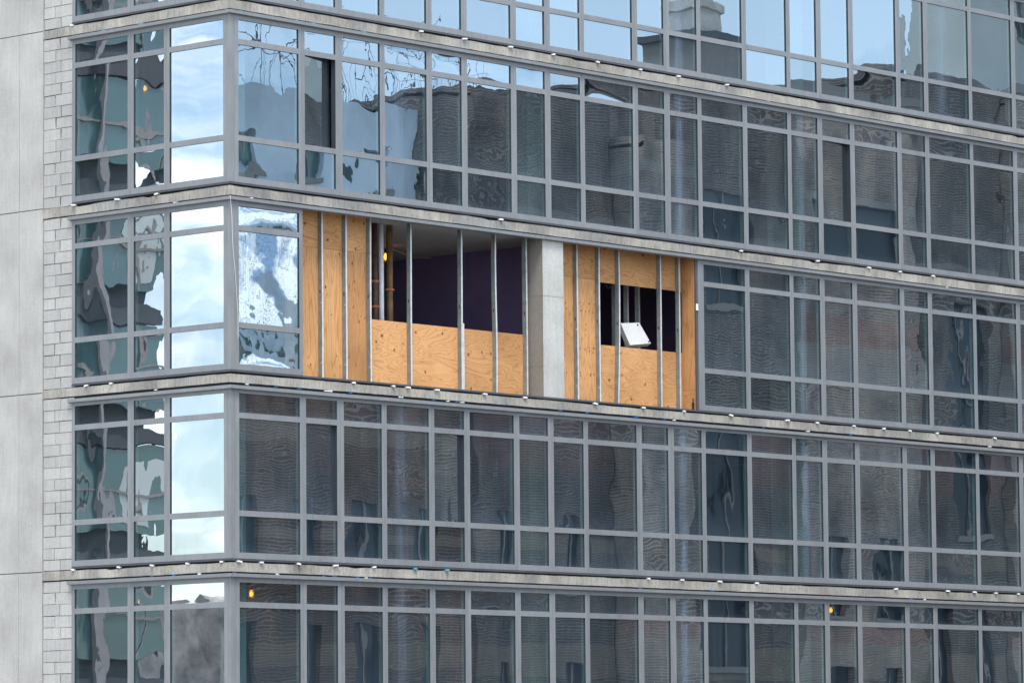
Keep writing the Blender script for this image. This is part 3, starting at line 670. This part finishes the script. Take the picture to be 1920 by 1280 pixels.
# ------------------------------------------------------------------ buildings across the streets (seen in the glass)
def facade_y(name, x0, x1, y, depth, z1, wallm, wins, label, winm='farglass', cornice=None, group=None):
    """front faces +y; wins = list of (x0,x1,z0,z1)"""
    o = empty(name, (x0, y, 0), label, 'building', group)
    xs = sorted({x0, x1}|{w_[0] for w_ in wins}|{w_[1] for w_ in wins}); zs = sorted({0, z1}|{w_[2] for w_ in wins}|{w_[3] for w_ in wins}); mb = MB()
    for xa, xb in zip(xs, xs[1:]):
        for za, zb in zip(zs, zs[1:]):
            cx, cz = (xa+xb)/2, (za+zb)/2
            if any(w_[0] < cx < w_[1] and w_[2] < cz < w_[3] for w_ in wins): continue
            mb.face([(xb, y, za), (xa, y, za), (xa, y, zb), (xb, y, zb)])
    for wx0, wx1, wz0, wz1 in wins:
        d = y-.22
        mb.face([(wx0, y, wz0), (wx0, d, wz0), (wx0, d, wz1), (wx0, y, wz1)]); mb.face([(wx1, d, wz0), (wx1, y, wz0), (wx1, y, wz1), (wx1, d, wz1)])
        mb.face([(wx0, d, wz1), (wx1, d, wz1), (wx1, y, wz1), (wx0, y, wz1)]); mb.face([(wx0, y, wz0), (wx1, y, wz0), (wx1, d, wz0), (wx0, d, wz0)])
        wm = MB(); wm.box((wx0, d-.05, wz0), (wx1, d, wz1)); wo = wm.build('window', M[winm], o)
        s = MB(); s.box((wx0-.1, y-.1, wz0-.18), (wx1+.1, y+.07, wz0-.003)); s.box(((wx0+wx1)/2-.03, d+.002, wz0), ((wx0+wx1)/2+.03, d+.05, wz1)); s.build('sill', M['cornice'], wo)
    mb.box((x0, y-depth, 0), (x0+.01, y, z1)); mb.box((x1-.01, y-depth, 0), (x1, y, z1)); mb.box((x0, y-depth, 0), (x1, y-depth+.01, z1)); mb.box((x0, y-depth, z1-.3), (x1, y-.01, z1-.2))
    mb.build('wall', M[wallm], o)
    if cornice: c = MB(); c.box((x0-.1, y-.3, z1), (x1+.1, y+.18, z1+.35)); c.build('cornice', M[cornice], o)
    return o
def grid(x0, x1, nx, z0, z1, nz, wf, hf, off=0.0):
    r = []; dx = (x1-x0)/nx; dz = (z1-z0)/nz
    for i in range(nx):
        for j in range(nz): cx = x0+dx*(i+.5)+off; cz = z0+dz*(j+.5); r.append((cx-dx*wf/2, cx+dx*wf/2, cz-dz*hf/2, cz+dz*hf/2))
    return r
Y0 = -28.0
facade_y('brick_building', 14, 36.4, Y0, 12, H+10.0, 'br_dark', grid(16, 36, 9, H-5, H+7.6, 4, .42, .58), 'low dark brown brick building across the street, mirrored below the glazed corner', cornice='cornice')
facade_y('glass_building', 12, 36.4, -29.6, 8, H+17.7, 'bluemetal', grid(13, 36, 9, H+10.6, H+17.2, 3, .34, .5), 'pale blue clad building mirrored in the upper windows right of the corner', winm='tealglass')
facade_y('brick_building', 36.5, 42.2, Y0+.2, 14, H+18.3, 'br_grey', grid(36.5, 42, 2, H-4, H+8, 3, .28, .45), 'grey brown brick building with few windows, mirrored above the concrete column')
facade_y('brick_building', 42.3, 44.6, Y0+1.2, 14, H+17.4, 'br_tan', [], 'narrow tan brick stair shaft mirrored beside the tall dark glass')
facade_y('brick_building', 44.7, 50.4, Y0, 14, H+19.6, 'br_grey', [(46.5, 48.5, H-5, H+2.2), (46.5, 48.5, H+2.9, H+9.5), (46.5, 48.5, H+13.2, H+16.4), (45.2, 46.2, H-3, H+4)], 'dark brick building with one very tall blue-black window strip')
facade_y('brick_building', 50.5, 56.2, Y0+.4, 14, H+19.6, 'br_tan', grid(50.7, 56.0, 2, H-4, H+7.4, 3, .45, .62)+[(51.2, 55.4, H+14.6, H+16.5)], 'tan brick building with a broad dark upper window', cornice='cornice')
facade_y('brick_building', 56.3, 61.0, Y0, 14, H+21.0, 'br_grey', grid(56.5, 61, 2, H-4, H+6, 2, .4, .5)+[(58.4, 60.2, H+7, H+14)], 'grey brick building near the right end of the mirrored street')
facade_y('brick_building', 61.1, 78, Y0+.3, 14, H+20.6, 'br_tan', grid(62, 78, 6, H-4, H+19, 7, .35, .45), 'tan brick building at the far right of the mirrored street', cornice='cornice')
facade_y('rendered_block', 61.2, 66.2, -29.2, 2.5, H+27, 'render', [(63.6, 64.6, H+23, H+25)], 'pale grey green block rising behind the brick roofs at the right', winm='band', cornice='band')
# roof structure with a pale chimney
c = empty('water_tower', (48.6, -30, H+17), 'round roof tank with a pale stone stack on top, mirrored in the top storey', 'water tower')
MB().box((47.4, -31, H+17), (49.7, -29, H+21.0)).build('base', M['cornice'], c)
MB().box((47.2, -31.2, H+21.0), (49.9, -28.8, H+21.2)).build('roof', M['band'], c)
MB().tube([(48.6, -30, H+21.2), (48.6, -30, H+21.9), (48.6, -30, H+21.95), (48.6, -30, H+22.2), (48.6, -30, H+22.25), (48.6, -30, H+27)], [.85, .85, .95, .95, .6, .55], 8).build('stack', M['chim'], c)
# rebar standing on the unfinished roof
a = MB(); rr = random.Random(3)
for q in range(75):
    x = 26+rr.random()*14; y = -30-rr.random()*2; h_ = rr.uniform(.8, 3.4); a.tube([(x, y, H+17.6), (x+rr.uniform(-.1, .1), y, H+17.6+h_*.5), (x+rr.uniform(-.5, .5), y, H+17.6+h_)], .013, 4)
for q in range(16):
    x = 25+rr.random()*12; z = H+18+rr.random()*2.4; a.tube([(x, -30.4, z), (x+rr.uniform(1.5, 4), -30.4, z+rr.uniform(-.2, .2))], .011, 4)
tag(a.build('rebar', M['rebar'], None, loc=(32, -30, H+17.6)), 'thicket of bare rebar on a roof, mirrored in the upper windows by the corner', 'rebar', kind='stuff')

def tower(x0, x1, y, z1):
    """a slab tower whose glazed front faces -y"""
    o = empty('glass_tower', (x0, y, 0), 'teal glass tower with dark floor bands mirrored in the left face windows', 'building')
    MB().box((x0+.2, y+.3, 0), (x1, y+12, z1)).build('core', M['band'], o)
    z = 0.6
    fl = 0
    while z < z1:
        fl += 1
        if fl % 2: MB().box((x0+.3, y-.02, z+.25), (x0+1.3, y-.002, z+1.75)).build('blind', M['render'], o)
        MB().box((x0, y-.07, z+.95), (x1, y-.002, z+1.02)).build('transom', M['cornice'], o)
        MB().box((x0, y, z), (x1, y+.29, z+2.15)).build('window_band', M['tealglass'], o)
        MB().box((x0-.06, y-.10, z+2.2), (x1, y+.28, z+2.62)).build('floor_band', M['band'], o)
        mb = MB(); xx = x0+.75
        while xx < x1: mb.box((xx, y-.06, z+.02), (xx+.08, y-.001, z+2.1)); xx += 1.15
        mb.build('mullion', M['cornice'], o)
        z += 3.1
    MB().box((x0+2.15, y-.3, 0), (x0+2.36, y-.12, z1)).build('pier', M['mauve'], o)
    return o
tower(-27.15, -12, 30, H+34)
o = empty('low_building', (-60, 40, 0), 'low grey brown building mirrored at the bottom of the left face', 'building')
mb = MB(); mb.prism([(-44, 30, 0), (-44, 60, 0), (-44, 60, H+3.0), (-44, 50, H+4.6), (-44, 46, H+5.4), (-44, 42, H+4.6), (-44, 38, H+3.4), (-44, 30, H+2.6)], (-10, 0, 0)); mb.build('wall', M['hill'], o)
mb = MB()
for yy in (41, 44, 47): mb.box((-43.98, yy, H+.2), (-43.9, yy+1.1, H+1.9))
mb.build('window', M['farglass'], o)
